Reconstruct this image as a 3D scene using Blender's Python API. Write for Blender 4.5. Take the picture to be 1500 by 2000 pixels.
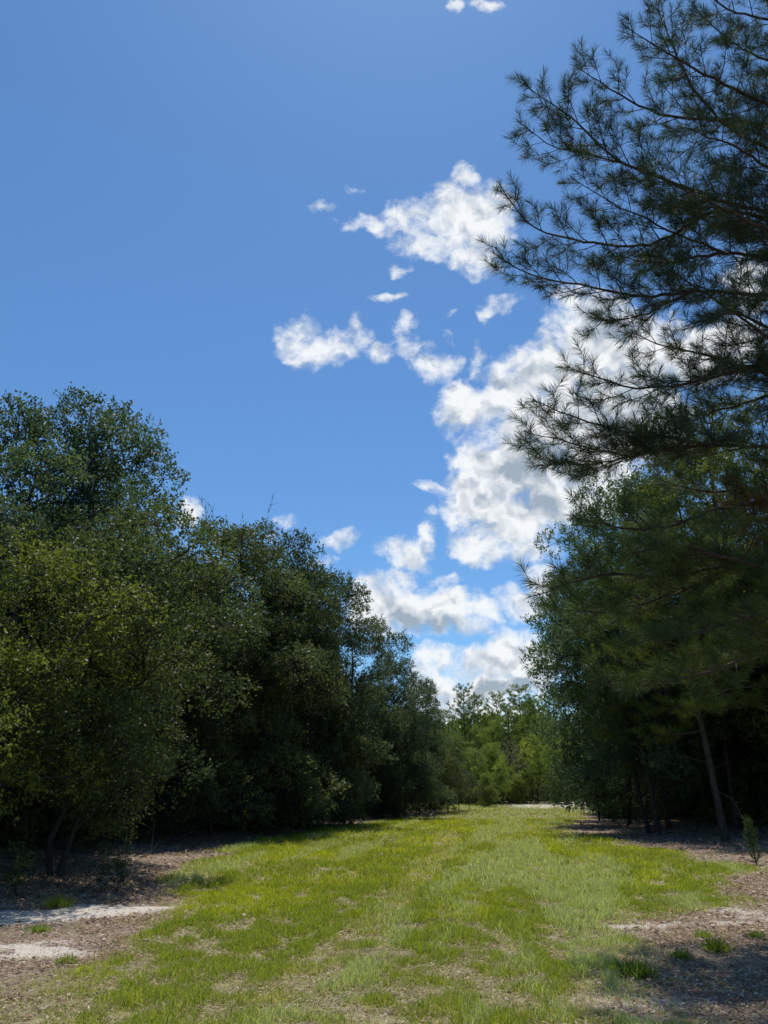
import bpy, math, random
import numpy as np
from mathutils import Vector

S = bpy.context.scene
C = S.collection
R_ = math.radians
for _o in list(bpy.data.objects):
    bpy.data.objects.remove(_o)

# ------------------------------------------------------------------ camera
PITCH = R_(20.7)
EYE = 1.6
F = 1444.0                                    # focal length in pixels of a 1500 x 2000 frame
cam = bpy.data.objects.new('camera', bpy.data.cameras.new('camera'))
C.objects.link(cam)
cam.location = (0, 0, EYE)
cam.rotation_euler = (math.pi / 2 + PITCH, 0, 0)
cam.data.sensor_fit = 'VERTICAL'
cam.data.sensor_height = 36
cam.data.lens = 36 * F / 2000
cam.data.clip_start = 0.1
cam.data.clip_end = 5000
S.camera = cam
cP, sP = math.cos(PITCH), math.sin(PITCH)


def at(u, v, d):
    """world point seen at pixel (u, v) of the 1500 x 2000 photo, standing d metres ahead"""
    t = (1000 - v) / F
    yc = cP - t * sP
    return ((u - 750) / F / yc * d, d, EYE + (sP + t * cP) / yc * d)


def gnd(u, v):
    t = (1000 - v) / F
    yc, zc = cP - t * sP, sP + t * cP
    d = -EYE / zc * yc
    return ((u - 750) / F / yc * d, d)


# ------------------------------------------------------------------ light and sky
SUN_EL, SUN_AZ = R_(71), R_(3)               # azimuth clockwise from +Y (ahead of the camera)
S.view_settings.view_transform = 'Standard'
S.view_settings.look = 'None'
S.view_settings.gamma = 1
S.view_settings.use_curve_mapping = False
S.view_settings.exposure = 0.35
sd = bpy.data.lights.new('sun', 'SUN')
sd.energy = 3.6
sd.angle = R_(0.53)
sd.color = (1.0, 0.95, 0.87)
sun = bpy.data.objects.new('sun', sd)
C.objects.link(sun)
sdir = Vector((math.sin(SUN_AZ) * math.cos(SUN_EL), math.cos(SUN_AZ) * math.cos(SUN_EL), math.sin(SUN_EL)))
sun.rotation_euler = sdir.to_track_quat('Z', 'Y').to_euler()

W = bpy.data.worlds.new('World')
S.world = W
W.use_nodes = True
W.cycles.sampling_method = 'MANUAL'
W.cycles.sample_map_resolution = 512


class NT:
    """short-hand for building node maths"""

    def __init__(s, nt):
        s.nt = nt
        nt.nodes.clear()

    def n(s, typ, **kw):
        nd = s.nt.nodes.new(typ)
        for k, v in kw.items():
            setattr(nd, k, v)
        return nd

    def put(s, sock, v):
        if isinstance(v, bpy.types.NodeSocket):
            s.nt.links.new(v, sock)
        else:
            sock.default_value = v

    def m(s, op, *a, clamp=False):
        nd = s.n('ShaderNodeMath', operation=op, use_clamp=clamp)
        for i, v in enumerate(a):
            s.put(nd.inputs[i], v)
        return nd.outputs[0]

    def vm(s, op, *a, out=0):
        nd = s.n('ShaderNodeVectorMath', operation=op)
        for i, v in enumerate(a):
            s.put(nd.inputs[i], v)
        return nd.outputs[out]

    def noise(s, vec, scale, detail=4.0, rough=.5, dist=0.0, color=False, lac=2.0, dim='3D'):
        nd = s.n('ShaderNodeTexNoise', noise_dimensions=dim)
        if vec is not None:
            s.put(nd.inputs['Vector'], vec)
        nd.inputs['Scale'].default_value = scale
        nd.inputs['Detail'].default_value = detail
        nd.inputs['Roughness'].default_value = rough
        nd.inputs['Distortion'].default_value = dist
        nd.inputs['Lacunarity'].default_value = lac
        return nd.outputs['Color' if color else 'Fac']

    def rng(s, v, a, b, c=0.0, d=1.0, smooth=False):
        nd = s.n('ShaderNodeMapRange', interpolation_type='SMOOTHSTEP' if smooth else 'LINEAR')
        s.put(nd.inputs[0], v)
        for i, x in enumerate((a, b, c, d)):
            s.put(nd.inputs[1 + i], x)
        return nd.outputs[0]

    def mix(s, f, a, b, blend='MIX'):
        nd = s.n('ShaderNodeMix', data_type='RGBA', blend_type=blend)
        s.put(nd.inputs[0], f)
        for sock, v in ((nd.inputs[6], a), (nd.inputs[7], b)):
            if isinstance(v, (tuple, list)):
                v = (*v[:3], 1)
            s.put(sock, v)
        return nd.outputs[2]


# clouds: (u, v, ru, rv, weight) in photo pixels - turned into directions in the sky
CLOUDS = [
    # ragged cloud high in the middle
    (905, 352, 26, 36, .75), (872, 390, 46, 38, .9), (845, 425, 72, 44, .95), (905, 425, 80, 62, 1.1), (950, 420, 55, 70, 1.0),
    (925, 490, 52, 52, .9), (780, 425, 48, 30, .8), (715, 436, 42, 17, .55), (835, 470, 72, 30, .8), (925, 525, 34, 24, .6),
    (782, 518, 24, 12, .45), (635, 408, 36, 13, .45), (700, 362, 14, 7, .35),
    # small pair in the middle
    (575, 660, 42, 42, .8), (620, 685, 62, 36, .85), (660, 675, 48, 46, .85), (705, 645, 36, 38, .65), (745, 688, 26, 18, .6),
    (790, 685, 22, 24, .6), (835, 708, 56, 36, .85), (875, 695, 30, 22, .6), (782, 640, 15, 22, .45), (765, 574, 24, 10, .5),
    (972, 592, 36, 20, .6), (945, 610, 16, 13, .4), (868, 655, 12, 9, .3), (865, 612, 10, 6, .3),
    # big tower on the right
    (895, 790, 56, 52, .95), (950, 810, 80, 60, 1.05), (1010, 770, 76, 66, 1.15), (1080, 720, 84, 70, 1.25), (1160, 650, 90, 76, 1.3),
    (1250, 700, 130, 90, 1.3), (1360, 690, 120, 70, 1.2), (1110, 580, 46, 30, .7), (1200, 800, 160, 110, 1.4), (1050, 850, 110, 80, 1.3),
    (930, 890, 52, 40, .85), (990, 930, 90, 76, 1.2), (920, 975, 66, 66, 1.1), (1000, 1010, 100, 66, 1.25), (940, 1060, 66, 40, 1.0),
    (1070, 960, 70, 90, 1.2), (1040, 1070, 60, 34, .8), (940, 700, 20, 34, .45), (865, 770, 24, 18, .5), (1150, 930, 90, 100, 1.2),
    (845, 950, 26, 15, .5), (837, 1000, 15, 20, .55),
    # leaning puff and the flat one under it
    (835, 1050, 24, 34, .85), (808, 1085, 46, 34, .9), (770, 1080, 36, 26, .65), (790, 1125, 34, 24, .6),
    (745, 1170, 66, 50, 1.1), (720, 1200, 60, 50, 1.0), (800, 1195, 86, 46, 1.2), (870, 1180, 70, 46, 1.15), (925, 1185, 42, 34, .9),
    (870, 1125, 42, 14, .5), (850, 1225, 90, 26, .8), (770, 1235, 70, 22, .7),
    (985, 1165, 34, 22, .7), (1020, 1185, 56, 32, 1.0), (1060, 1130, 34, 40, .8),
    # low heap above the far trees
    (975, 1258, 44, 38, 1.1), (945, 1295, 70, 42, 1.3), (1010, 1290, 86, 52, 1.35), (1060, 1310, 70, 52, 1.2), (960, 1345, 140, 34, 1.2),
    (850, 1285, 42, 32, 1.0), (862, 1340, 66, 46, 1.0), (900, 1385, 120, 36, 1.0), (832, 1310, 30, 50, .8), (1000, 1400, 150, 26, .6),
    # specks
    (667, 1057, 32, 19, .65), (375, 1012, 28, 28, .95), (565, 1012, 20, 14, .4), (640, 1095, 26, 12, .45), (545, 1052, 14, 9, .4),
    (892, 10, 18, 14, .55), (950, 12, 26, 16, .55), (1465, 560, 60, 60, .8), (1440, 660, 80, 50, .9),
]
GREYS = [  # heavier, shaded bellies
    (1180, 640, 70, 26, .75), (960, 880, 50, 28, .6), (1030, 905, 62, 44, .9), (1050, 985, 70, 40, .5), (990, 1090, 50, 16, .4), (960, 965, 30, 26, .35),
    (760, 1190, 46, 26, .55), (830, 1225, 110, 20, .6), (790, 1215, 60, 30, .6), (1000, 1345, 120, 20, .95), (1060, 1325, 60, 14, .6),
    (860, 1385, 90, 18, .6), (960, 1320, 46, 12, .5), (1030, 1205, 40, 12, .3), (1300, 780, 110, 50, .5), (825, 1110, 26, 20, .3),
]


def build_sky():
    t = NT(W.node_tree)
    out = t.n('ShaderNodeOutputWorld')
    bg = t.n('ShaderNodeBackground')
    t.nt.links.new(bg.outputs[0], out.inputs[0])
    sky = t.n('ShaderNodeTexSky', sky_type='NISHITA', sun_disc=False, sun_elevation=SUN_EL, sun_rotation=SUN_AZ,
              altitude=0, air_density=1.0, dust_density=0.25, ozone_density=1.2)
    K = 0.1
    bg.inputs['Strength'].default_value = K
    skyc = t.mix(1.0, sky.outputs[0], SKY_TINT, 'MULTIPLY')
    d = t.n('ShaderNodeTexCoord').outputs['Generated']
    # direction -> flat chart of the sky around the middle of the clearing's opening
    yc = t.vm('DOT_PRODUCT', d, (0, cP, sP), out=1)
    zc = t.vm('DOT_PRODUCT', d, (0, -sP, cP), out=1)
    xc = t.vm('DOT_PRODUCT', d, (1, 0, 0), out=1)
    ys = t.m('MAXIMUM', yc, 0.15)
    cmb = t.n('ShaderNodeCombineXYZ')
    t.put(cmb.inputs[0], t.m('DIVIDE', xc, ys))
    t.put(cmb.inputs[1], t.m('DIVIDE', zc, ys))
    p0 = cmb.outputs[0]
    w1 = t.vm('MULTIPLY', t.vm('SUBTRACT', t.noise(p0, 9, 3, .6, dim='2D', color=True), (.5, .5, .5)), (.05, .05, 0))
    w2 = t.vm('MULTIPLY', t.vm('SUBTRACT', t.noise(p0, 42, 3, .6, dim='2D', color=True), (.5, .5, .5)), (.017, .017, 0))
    p = t.vm('ADD', p0, t.vm('ADD', w1, w2))

    def field(lst, pp):
        acc = None
        for (u, v, ru, rv, w) in lst:
            c = ((u - 750) / F, (1000 - v) / F, 0)
            q = t.vm('MULTIPLY', t.vm('SUBTRACT', pp, c), (F / ru / 1.1, F / rv / 1.1, 0))
            g = t.m('MULTIPLY_ADD', t.vm('DOT_PRODUCT', q, q, out=1), -w, w)
            acc = g if acc is None else t.m('SMOOTH_MAX', acc, g, .12)
        return acc
    M = field(CLOUDS, p)
    G = t.m('MAXIMUM', field(GREYS, p), 0.0)
    def puffs(pp):
        vo = t.n('ShaderNodeTexVoronoi', feature='SMOOTH_F1', voronoi_dimensions='2D')
        t.put(vo.inputs['Vector'], pp)
        vo.inputs['Scale'].default_value = 17
        vo.inputs['Detail'].default_value = 2.0
        vo.inputs['Roughness'].default_value = .55
        vo.inputs['Smoothness'].default_value = .35
        return vo.outputs['Distance']
    pv = t.vm('ADD', p, t.vm('MULTIPLY', t.vm('SUBTRACT', t.noise(p0, 60, 4, .6, dim='2D', color=True), (.5, .5, .5)), (.013, .013, 0)))
    va = puffs(pv)
    vb = puffs(t.vm('ADD', pv, (.003, .013, 0)))
    fb = t.noise(p, 22, 7, .6, dim='2D')
    fb2 = t.noise(t.vm('ADD', p, (.004, .016, 0)), 22, 4, .58, dim='2D')
    fw = t.noise(t.vm('MULTIPLY', p0, (1.0, 1.3, 0)), 48, 4, .6, dim='2D')
    dens = t.m('ADD', M, t.m('ADD', t.m('MULTIPLY', t.m('SUBTRACT', fb, .46), 1.35), t.m('MULTIPLY', t.m('SUBTRACT', fw, .5), .95)))
    dens = t.m('ADD', dens, t.m('MULTIPLY', t.m('SUBTRACT', .42, va), .45))
    alpha = t.rng(dens, -.22, .92, smooth=True)
    alpha = t.m('MULTIPLY', alpha, t.rng(yc, .2, .35))
    # light falls from above: a puff is bright where it thins towards the sun, greyer in its thick middle
    lit = t.m('ADD', t.m('MULTIPLY', t.m('SUBTRACT', fb, fb2), 1.1), t.m('MULTIPLY', t.m('SUBTRACT', vb, va), 1.1))
    thick = t.rng(M, .4, 1.3, .0, .34)
    shade = t.m('ADD', t.m('MULTIPLY', t.m('MINIMUM', G, .75), 1.0), t.m('SUBTRACT', thick, lit))
    shade = t.m('ADD', shade, t.m('MULTIPLY', t.m('SUBTRACT', t.noise(p, 9, 3, .5, dim='2D'), .5), .75), clamp=True)
    cc = t.mix(shade, (.72 / K, .74 / K, .76 / K), (.28 / K, .34 / K, .41 / K))
    t.put(bg.inputs['Color'], t.mix(alpha, skyc, cc))


SKY_TINT = (0.54, 0.82, 1.04)
build_sky()


# ------------------------------------------------------------------ helpers
def value_noise(x, y, seed=0):
    """smooth value noise in 0..1 for numpy arrays"""
    def h(ix, iy):
        n = (ix.astype(np.int64) * 374761393 + iy.astype(np.int64) * 668265263 + seed * 1274126177) & 0xffffffff
        n = ((n ^ (n >> 13)) * 1103515245) & 0xffffffff
        n = ((n ^ (n >> 16)) * 1540483477) & 0xffffffff
        return ((n >> 8) & 0xffff) / 65535.0
    ix, iy = np.floor(x), np.floor(y)
    fx, fy = x - ix, y - iy
    fx, fy = fx * fx * (3 - 2 * fx), fy * fy * (3 - 2 * fy)
    a = h(ix, iy) * (1 - fx) + h(ix + 1, iy) * fx
    b = h(ix, iy + 1) * (1 - fx) + h(ix + 1, iy + 1) * fx
    return a * (1 - fy) + b * fy


def fbm(x, y, seed=0, octv=4):
    s, a, tot = 0, 1.0, 0
    for k in range(octv):
        s = s + a * value_noise(x * 2 ** k, y * 2 ** k, seed + k * 17)
        tot += a
        a *= .5
    return s / tot


def sstep(x, a, b):
    t = np.clip((x - a) / (b - a), 0, 1)
    return t * t * (3 - 2 * t)


def nmesh(name, verts, faces, mat, tint=None, col=None, smooth=False):
    verts = np.ascontiguousarray(verts, dtype=np.float32).reshape(-1, 3)
    faces = np.ascontiguousarray(faces, dtype=np.int32)
    k = faces.shape[1]
    me = bpy.data.meshes.new(name)
    me.vertices.add(len(verts))
    me.vertices.foreach_set('co', verts.ravel())
    me.loops.add(faces.size)
    me.loops.foreach_set('vertex_index', faces.ravel())
    me.polygons.add(len(faces))
    me.polygons.foreach_set('loop_start', np.arange(0, faces.size, k, dtype=np.int32))
    me.update(calc_edges=True)
    if smooth:
        me.polygons.foreach_set('use_smooth', np.ones(len(faces), dtype=bool))
    if tint is not None:
        a = me.attributes.new('tint', 'FLOAT', 'POINT')
        a.data.foreach_set('value', np.ascontiguousarray(tint, dtype=np.float32).ravel())
    if col is not None:
        a = me.attributes.new('col', 'FLOAT_COLOR', 'POINT')
        c4 = np.ones((len(verts), 4), dtype=np.float32)
        c4[:, :3] = col
        a.data.foreach_set('color', c4.ravel())
    me.materials.append(mat)
    return me


def norm(v):
    return v / np.maximum(np.linalg.norm(v, axis=-1, keepdims=True), 1e-9)


def frusta(P0, P1, R0, R1, k=5):
    """tapered tubes from P0 to P1"""
    P0, P1 = np.asarray(P0, float), np.asarray(P1, float)
    R0, R1 = np.asarray(R0, float), np.asarray(R1, float)
    d = P1 - P0
    dn = norm(d)
    P1 = P1 + dn * (R1 * .35)[:, None]
    ref = np.tile(np.array([0.31, 0.95, 0.03]), (len(P0), 1))
    flat = np.abs((dn * ref).sum(1)) > .9
    ref[flat] = (0.95, -.31, .05)
    a = norm(np.cross(dn, ref))
    b = np.cross(dn, a)
    ang = np.arange(k) * 2 * math.pi / k
    ring = a[:, None, :] * np.cos(ang)[None, :, None] + b[:, None, :] * np.sin(ang)[None, :, None]
    V = np.concatenate([P0[:, None] + ring * R0[:, None, None], P1[:, None] + ring * R1[:, None, None]], 1)
    i = np.arange(k)
    f = np.stack([i, (i + 1) % k, (i + 1) % k + k, i + k], 1)
    Fc = (f[None] + (np.arange(len(P0)) * 2 * k)[:, None, None]).reshape(-1, 4)
    return V.reshape(-1, 3), Fc


def join(parts):
    vs, fs, o = [], [], 0
    for v, f in parts:
        vs.append(v)
        fs.append(f + o)
        o += len(v)
    return np.concatenate(vs), np.concatenate(fs)


def leaves(P, U, N, L, Wd, fold=.15):
    """one kite-shaped leaf per row; P base, U direction, N face normal"""
    U = norm(U)
    w = norm(np.cross(N, U))
    n = np.cross(U, w)
    L, Wd = L[:, None], Wd[:, None]
    mid = P + U * L * .45
    v = np.stack([P, mid + w * Wd * .5 + n * Wd * fold, P + U * L, mid - w * Wd * .5 + n * Wd * fold], 1)
    f = np.arange(len(P) * 4).reshape(-1, 4)
    return v.reshape(-1, 3), f


def rand_dirs(rng, n):
    return norm(rng.normal(size=(n, 3)))


def obj(name, me, parent=None, loc=(0, 0, 0)):
    o = bpy.data.objects.new(name, me)
    C.objects.link(o)
    o.location = loc
    if parent:
        o.parent = parent
    return o


def thing(name, label, cat, loc, rz=0.0, sc=1.0, group=None):
    o = bpy.data.objects.new(name, None)
    o.empty_display_size = .3
    C.objects.link(o)
    o.location = loc
    o.rotation_euler = (0, 0, rz)
    o.scale = (sc, sc, sc) if not isinstance(sc, tuple) else sc
    o['label'] = label
    o['category'] = cat
    if group:
        o['group'] = group
    return o


# ------------------------------------------------------------------ materials
def new_mat(name):
    m = bpy.data.materials.new(name)
    m.use_nodes = True
    return m, NT(m.node_tree)


def leaf_mat(name, dark, mid, light, rough=.55, trans=.40, spec=.25, tcol=(1.45, 1.5, .65)):
    m, t = new_mat(name)
    out = t.n('ShaderNodeOutputMaterial')
    tint = t.n('ShaderNodeAttribute', attribute_name='tint').outputs['Fac']
    oi = t.n('ShaderNodeObjectInfo')
    c1 = t.mix(t.rng(tint, 0, .55), dark, mid)
    c2 = t.mix(t.rng(tint, .6, 1.0), c1, light)
    c3 = t.mix(1.0, c2, oi.outputs['Color'], 'MULTIPLY')
    bs = t.n('ShaderNodeBsdfPrincipled')
    t.put(bs.inputs['Base Color'], c3)
    bs.inputs['Roughness'].default_value = rough
    bs.inputs['Specular IOR Level'].default_value = spec
    tr = t.n('ShaderNodeBsdfTranslucent')
    t.put(tr.inputs['Color'], t.mix(1.0, c3, tcol, 'MULTIPLY'))
    mx = t.n('ShaderNodeMixShader')
    mx.inputs[0].default_value = trans
    t.nt.links.new(bs.outputs[0], mx.inputs[1])
    t.nt.links.new(tr.outputs[0], mx.inputs[2])
    t.nt.links.new(mx.outputs[0], out.inputs[0])
    return m


def bark_mat(name, c1, c2, sc=(18, 18, 4), rough=.9, bump=.5):
    m, t = new_mat(name)
    out = t.n('ShaderNodeOutputMaterial')
    tc = t.n('ShaderNodeTexCoord').outputs['Object']
    v = t.vm('MULTIPLY', tc, sc)
    n1 = t.noise(v, 1.0, 5, .65, .6)
    n2 = t.noise(tc, 1.3, 3, .5)
    col = t.mix(t.rng(n1, .35, .65), c1, c2)
    col = t.mix(t.rng(n2, .45, .7, 0, .5), col, (c2[0] * 1.3, c2[1] * 1.4, c2[2] * 1.3))
    bs = t.n('ShaderNodeBsdfPrincipled')
    t.put(bs.inputs['Base Color'], col)
    bs.inputs['Roughness'].default_value = rough
    bs.inputs['Specular IOR Level'].default_value = .15
    bp = t.n('ShaderNodeBump')
    bp.inputs['Strength'].default_value = bump
    bp.inputs['Distance'].default_value = .03
    t.put(bp.inputs['Height'], n1)
    t.nt.links.new(bp.outputs[0], bs.inputs['Normal'])
    t.nt.links.new(bs.outputs[0], out.inputs[0])
    return m


def col_mat(name, rough=.8, trans=.0, spec=.3, tcol=(1.25, 1.35, .7)):
    """colour carried by the pieces themselves"""
    m, t = new_mat(name)
    out = t.n('ShaderNodeOutputMaterial')
    c = t.n('ShaderNodeAttribute', attribute_name='col').outputs['Color']
    bs = t.n('ShaderNodeBsdfPrincipled')
    t.put(bs.inputs['Base Color'], c)
    bs.inputs['Roughness'].default_value = rough
    bs.inputs['Specular IOR Level'].default_value = spec
    if trans > 0:
        tr = t.n('ShaderNodeBsdfTranslucent')
        t.put(tr.inputs['Color'], t.mix(1.0, c, tcol, 'MULTIPLY'))
        mx = t.n('ShaderNodeMixShader')
        mx.inputs[0].default_value = trans
        t.nt.links.new(bs.outputs[0], mx.inputs[1])
        t.nt.links.new(tr.outputs[0], mx.inputs[2])
        t.nt.links.new(mx.outputs[0], out.inputs[0])
    else:
        t.nt.links.new(bs.outputs[0], out.inputs[0])
    return m


OAK = leaf_mat('oak_leaf', (.044, .064, .038), (.066, .092, .046), (.105, .130, .058))
PINE = leaf_mat('pine_needle', (.034, .054, .032), (.052, .078, .038), (.10, .12, .045), rough=.6, trans=.22, spec=.15, tcol=(1.3, 1.4, .6))
DRYLEAF = leaf_mat('dry_leaf', (.06, .045, .03), (.11, .08, .05), (.2, .15, .1), rough=.8, trans=.1, tcol=(1.1, 1, .8))
BARK = bark_mat('oak_bark', (.022, .019, .016), (.055, .048, .040))
PBARK = bark_mat('pine_bark', (.028, .022, .018), (.085, .064, .050), sc=(14, 14, 5))
TWIG = bark_mat('dead_twig', (.10, .09, .08), (.22, .20, .175), bump=.2)
GRASSM = col_mat('grass_blade', .6, .45, .35)
LITTERM = col_mat('litter_leaf', .75, .12, .25, (1.1, 1, .8))


# ------------------------------------------------------------------ ground
L_EDGE = np.array([gnd(-250, 1830), gnd(0, 1752), gnd(210, 1722), gnd(330, 1675), gnd(420, 1650), gnd(520, 1634), gnd(640, 1612),
                   gnd(750, 1600), gnd(850, 1589), (4.5, 75), (5, 95), (8, 125)])
R_EDGE = np.array([gnd(1900, 1740), gnd(1500, 1700), gnd(1300, 1650), gnd(1150, 1608), gnd(1130, 1592), gnd(1150, 1584), gnd(1110, 1575),
                   gnd(1085, 1569)])


def edge_x(E, y):
    E = E[np.argsort(E[:, 1])]
    return np.interp(y, E[:, 1], E[:, 0])


def height(x, y):
    x, y = np.asarray(x, float), np.asarray(y, float)
    h = .10 * (fbm(x / 7, y / 7, 3, 3) - .5) + .05 * (fbm(x / 1.3, y / 1.3, 9, 3) - .5)
    near = sstep(np.hypot(x, y), 2, 9)
    h = h * near
    lx, rx = edge_x(L_EDGE, y), edge_x(R_EDGE, y)
    h = h + .55 * sstep(y, 75, 112) * sstep(x, 4, 14)
    h = h + .35 * sstep(lx - x, 0, 6) + .45 * sstep(x - rx, 1, 10)
    return h


RGR = np.array([gnd(*q) for q in ((1050, 1990), (1110, 1930), (1140, 1880), (1170, 1830), (1270, 1785), (1390, 1740), (1480, 1705), (1330, 1675), (1190, 1650),
                                  (1090, 1622), (1100, 1603), (1160, 1590), (1150, 1580), (1110, 1574), (1090, 1568))])
RGR = RGR[np.argsort(RGR[:, 1])]
APR = np.array([gnd(*q) for q in ((-60, 1990), (60, 1945), (210, 1885), (280, 1815), (360, 1772), (320, 1718), (420, 1672), (445, 1655))])
APR = APR[np.argsort(APR[:, 1])]


def masks(x, y):
    """grass cover 0..1 and white sand 0..1 over the ground"""
    lx, rx = edge_x(L_EDGE, y), edge_x(R_EDGE, y)
    big = fbm(x / 2.6, y / 4.5, 21, 4)
    fine = fbm(x / .5, y / .6, 31, 3)
    wob = (fbm(x / 1.8, y / 1.8, 41, 3) - .5)
    g = sstep(x - lx + wob * 2.5, -.2, 1.4)
    # on the right the grass gives out before the trees do
    gr = 1 - sstep(x - np.interp(y, RGR[:, 1], RGR[:, 0]) + wob * 3.0, -.7, 1.3)
    # leaf litter apron low on the left
    apron = sstep(x - np.interp(y, APR[:, 1], APR[:, 0]) + wob * 1.6, -.4, .5)
    g = g * gr * apron
    g = g * (.45 + .55 * sstep(big + .35 * (fine - .5), .10, .34))
    # sand: a washed-out track at the left, a bare bend far off, worn places at the right
    wd = np.interp(x, [-6, -4.4, -3.2, -2.6], [1.3, 1.05, .6, .3])
    path = np.exp(-((y - np.interp(x, [-9, -5.05, -4.4, -3.4, -2.7], [10.6, 11.5, 11.9, 12.4, 12.8])) / wd) ** 2) * sstep(-x, 2.3, 3.9) * 1.0
    path2 = np.exp(-((y - 9.1 - (x + 4.3) * .25) / .55) ** 2) * sstep(-x, 2.8, 4.0) * .8
    path2 = path2 + np.exp(-((x + 3.2) / .5) ** 2 - ((y - 9.0) / .3) ** 2) * .4
    far = np.exp(-((y - 90 - .3 * (x - 15)) / 11) ** 2) * sstep(x, 12, 15) * .72
    far2 = np.exp(-((y - 70) / 4.5) ** 2) * sstep(x, 15, 18) * .8
    rt = 0
    for (u, v, ax, ay, wt) in ((1225, 1812, .55, .5, .62), (1160, 1830, .3, .2, .5), (1290, 1805, .5, .25, .5), (1455, 1785, .5, .8, .66), (1400, 1800, .5, .4, .4),
                               (1250, 1960, .8, .35, .42), (1180, 1930, .35, .3, .4), (1085, 1617, .8, 1.0, .7), (1480, 1830, .5, .3, .4)):
        gx_, gy_ = gnd(u, v)
        rt = rt + np.exp(-((x - gx_) / ax) ** 2 - ((y - gy_) / ay) ** 2) * wt * .85
    brk = fbm(x / .9, y / .35, 71, 4)
    sand = np.clip(np.maximum.reduce([path, path2, far, far2, rt]) * (.35 + 1.5 * sstep(brk, .28, .62)) + (fine - .5) * .55, 0, 1) * (np.maximum.reduce([path, path2, far, far2, rt]) > .12)
    return g, sand


def make_ground():
    a = np.linspace(-1, 1, 561)
    X = np.sinh(a * 5.6) / math.sinh(5.6) * 700
    b = np.linspace(-.6, 1, 761)
    Y = 9 + np.sinh(b * 5.4) / math.sinh(5.4) * 900
    gx, gy = np.meshgrid(X, Y)
    gz = height(gx, gy)
    V = np.stack([gx, gy, gz], -1).reshape(-1, 3)
    ny, nx = gx.shape
    i = np.arange(ny * nx).reshape(ny, nx)
    Fc = np.stack([i[:-1, :-1], i[:-1, 1:], i[1:, 1:], i[1:, :-1]], -1).reshape(-1, 4)
    g, s = masks(gx, gy)
    me = nmesh('ground', V, Fc, GROUND, col=np.stack([g, s, 0 * g], -1).reshape(-1, 3), smooth=True)
    o = obj('ground', me)
    o['kind'] = 'structure'


def ground_mat():
    m, t = new_mat('ground_soil')
    out = t.n('ShaderNodeOutputMaterial')
    at_ = t.n('ShaderNodeAttribute', attribute_name='col').outputs['Vector']
    sp = t.n('ShaderNodeSeparateXYZ')
    t.put(sp.inputs[0], at_)
    P = t.n('ShaderNodeTexCoord').outputs['Object']
    fine = t.noise(P, 9, 6, .7)
    mid = t.noise(P, 1.6, 5, .6)
    grit = t.noise(P, 60, 4, .7)
    litter = t.mix(t.rng(fine, .35, .65), (.13, .10, .075), (.34, .265, .20))
    litter = t.mix(t.rng(grit, .62, .72, 0, .6), litter, (.33, .27, .22))
    turf = t.mix(t.rng(fine, .3, .7), (.15, .135, .055), (.33, .285, .16))
    turf = t.mix(t.rng(mid, .5, .68, 0, .75), turf, (.36, .31, .18))
    sandc = t.mix(t.rng(grit, .3, .7), (.40, .35, .30), (.60, .545, .47))
    g = t.rng(t.m('ADD', sp.outputs[0], t.m('MULTIPLY', t.m('SUBTRACT', fine, .5), .9)), .3, .7)
    s = t.rng(t.m('ADD', sp.outputs[1], t.m('MULTIPLY', t.m('SUBTRACT', fine, .5), 1.3)), .22, .85)
    c = t.mix(s, t.mix(g, litter, turf), sandc)
    bs = t.n('ShaderNodeBsdfPrincipled')
    t.put(bs.inputs['Base Color'], c)
    bs.inputs['Roughness'].default_value = .95
    bs.inputs['Specular IOR Level'].default_value = .2
    bp = t.n('ShaderNodeBump')
    bp.inputs['Strength'].default_value = .6
    bp.inputs['Distance'].default_value = .04
    t.put(bp.inputs['Height'], t.m('ADD', fine, t.m('MULTIPLY', grit, .4)))
    t.nt.links.new(bp.outputs[0], bs.inputs['Normal'])
    t.nt.links.new(bs.outputs[0], out.inputs[0])
    return m


GROUND = ground_mat()
make_ground()


def in_view(x, y, pad=1.08):
    yc = y * cP - EYE * sP
    return (np.abs(x) < (750 / F) * yc * pad + .3)


def scatter(rng, n, y0, y1, power=1.0):
    """points inside the camera's wedge of ground, spread evenly per square metre"""
    y = np.sqrt(rng.uniform(y0 ** 2, y1 ** 2, n))
    x = rng.uniform(-1, 1, n) * (.56 * y + .5)
    return x, y


TRACK = [gnd(872, 1625), gnd(868, 1665), gnd(800, 1735), gnd(730, 1800), gnd(640, 1870), gnd(540, 1960)]


def track_dist(x, y):
    d = np.full(np.shape(x), 1e9)
    for (x0, y0), (x1, y1) in zip(TRACK[:-1], TRACK[1:]):
        t = np.clip(((x - x0) * (x1 - x0) + (y - y0) * (y1 - y0)) / ((x1 - x0) ** 2 + (y1 - y0) ** 2), 0, 1)
        d = np.minimum(d, np.hypot(x - x0 - t * (x1 - x0), y - y0 - t * (y1 - y0)))
    return d


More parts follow.
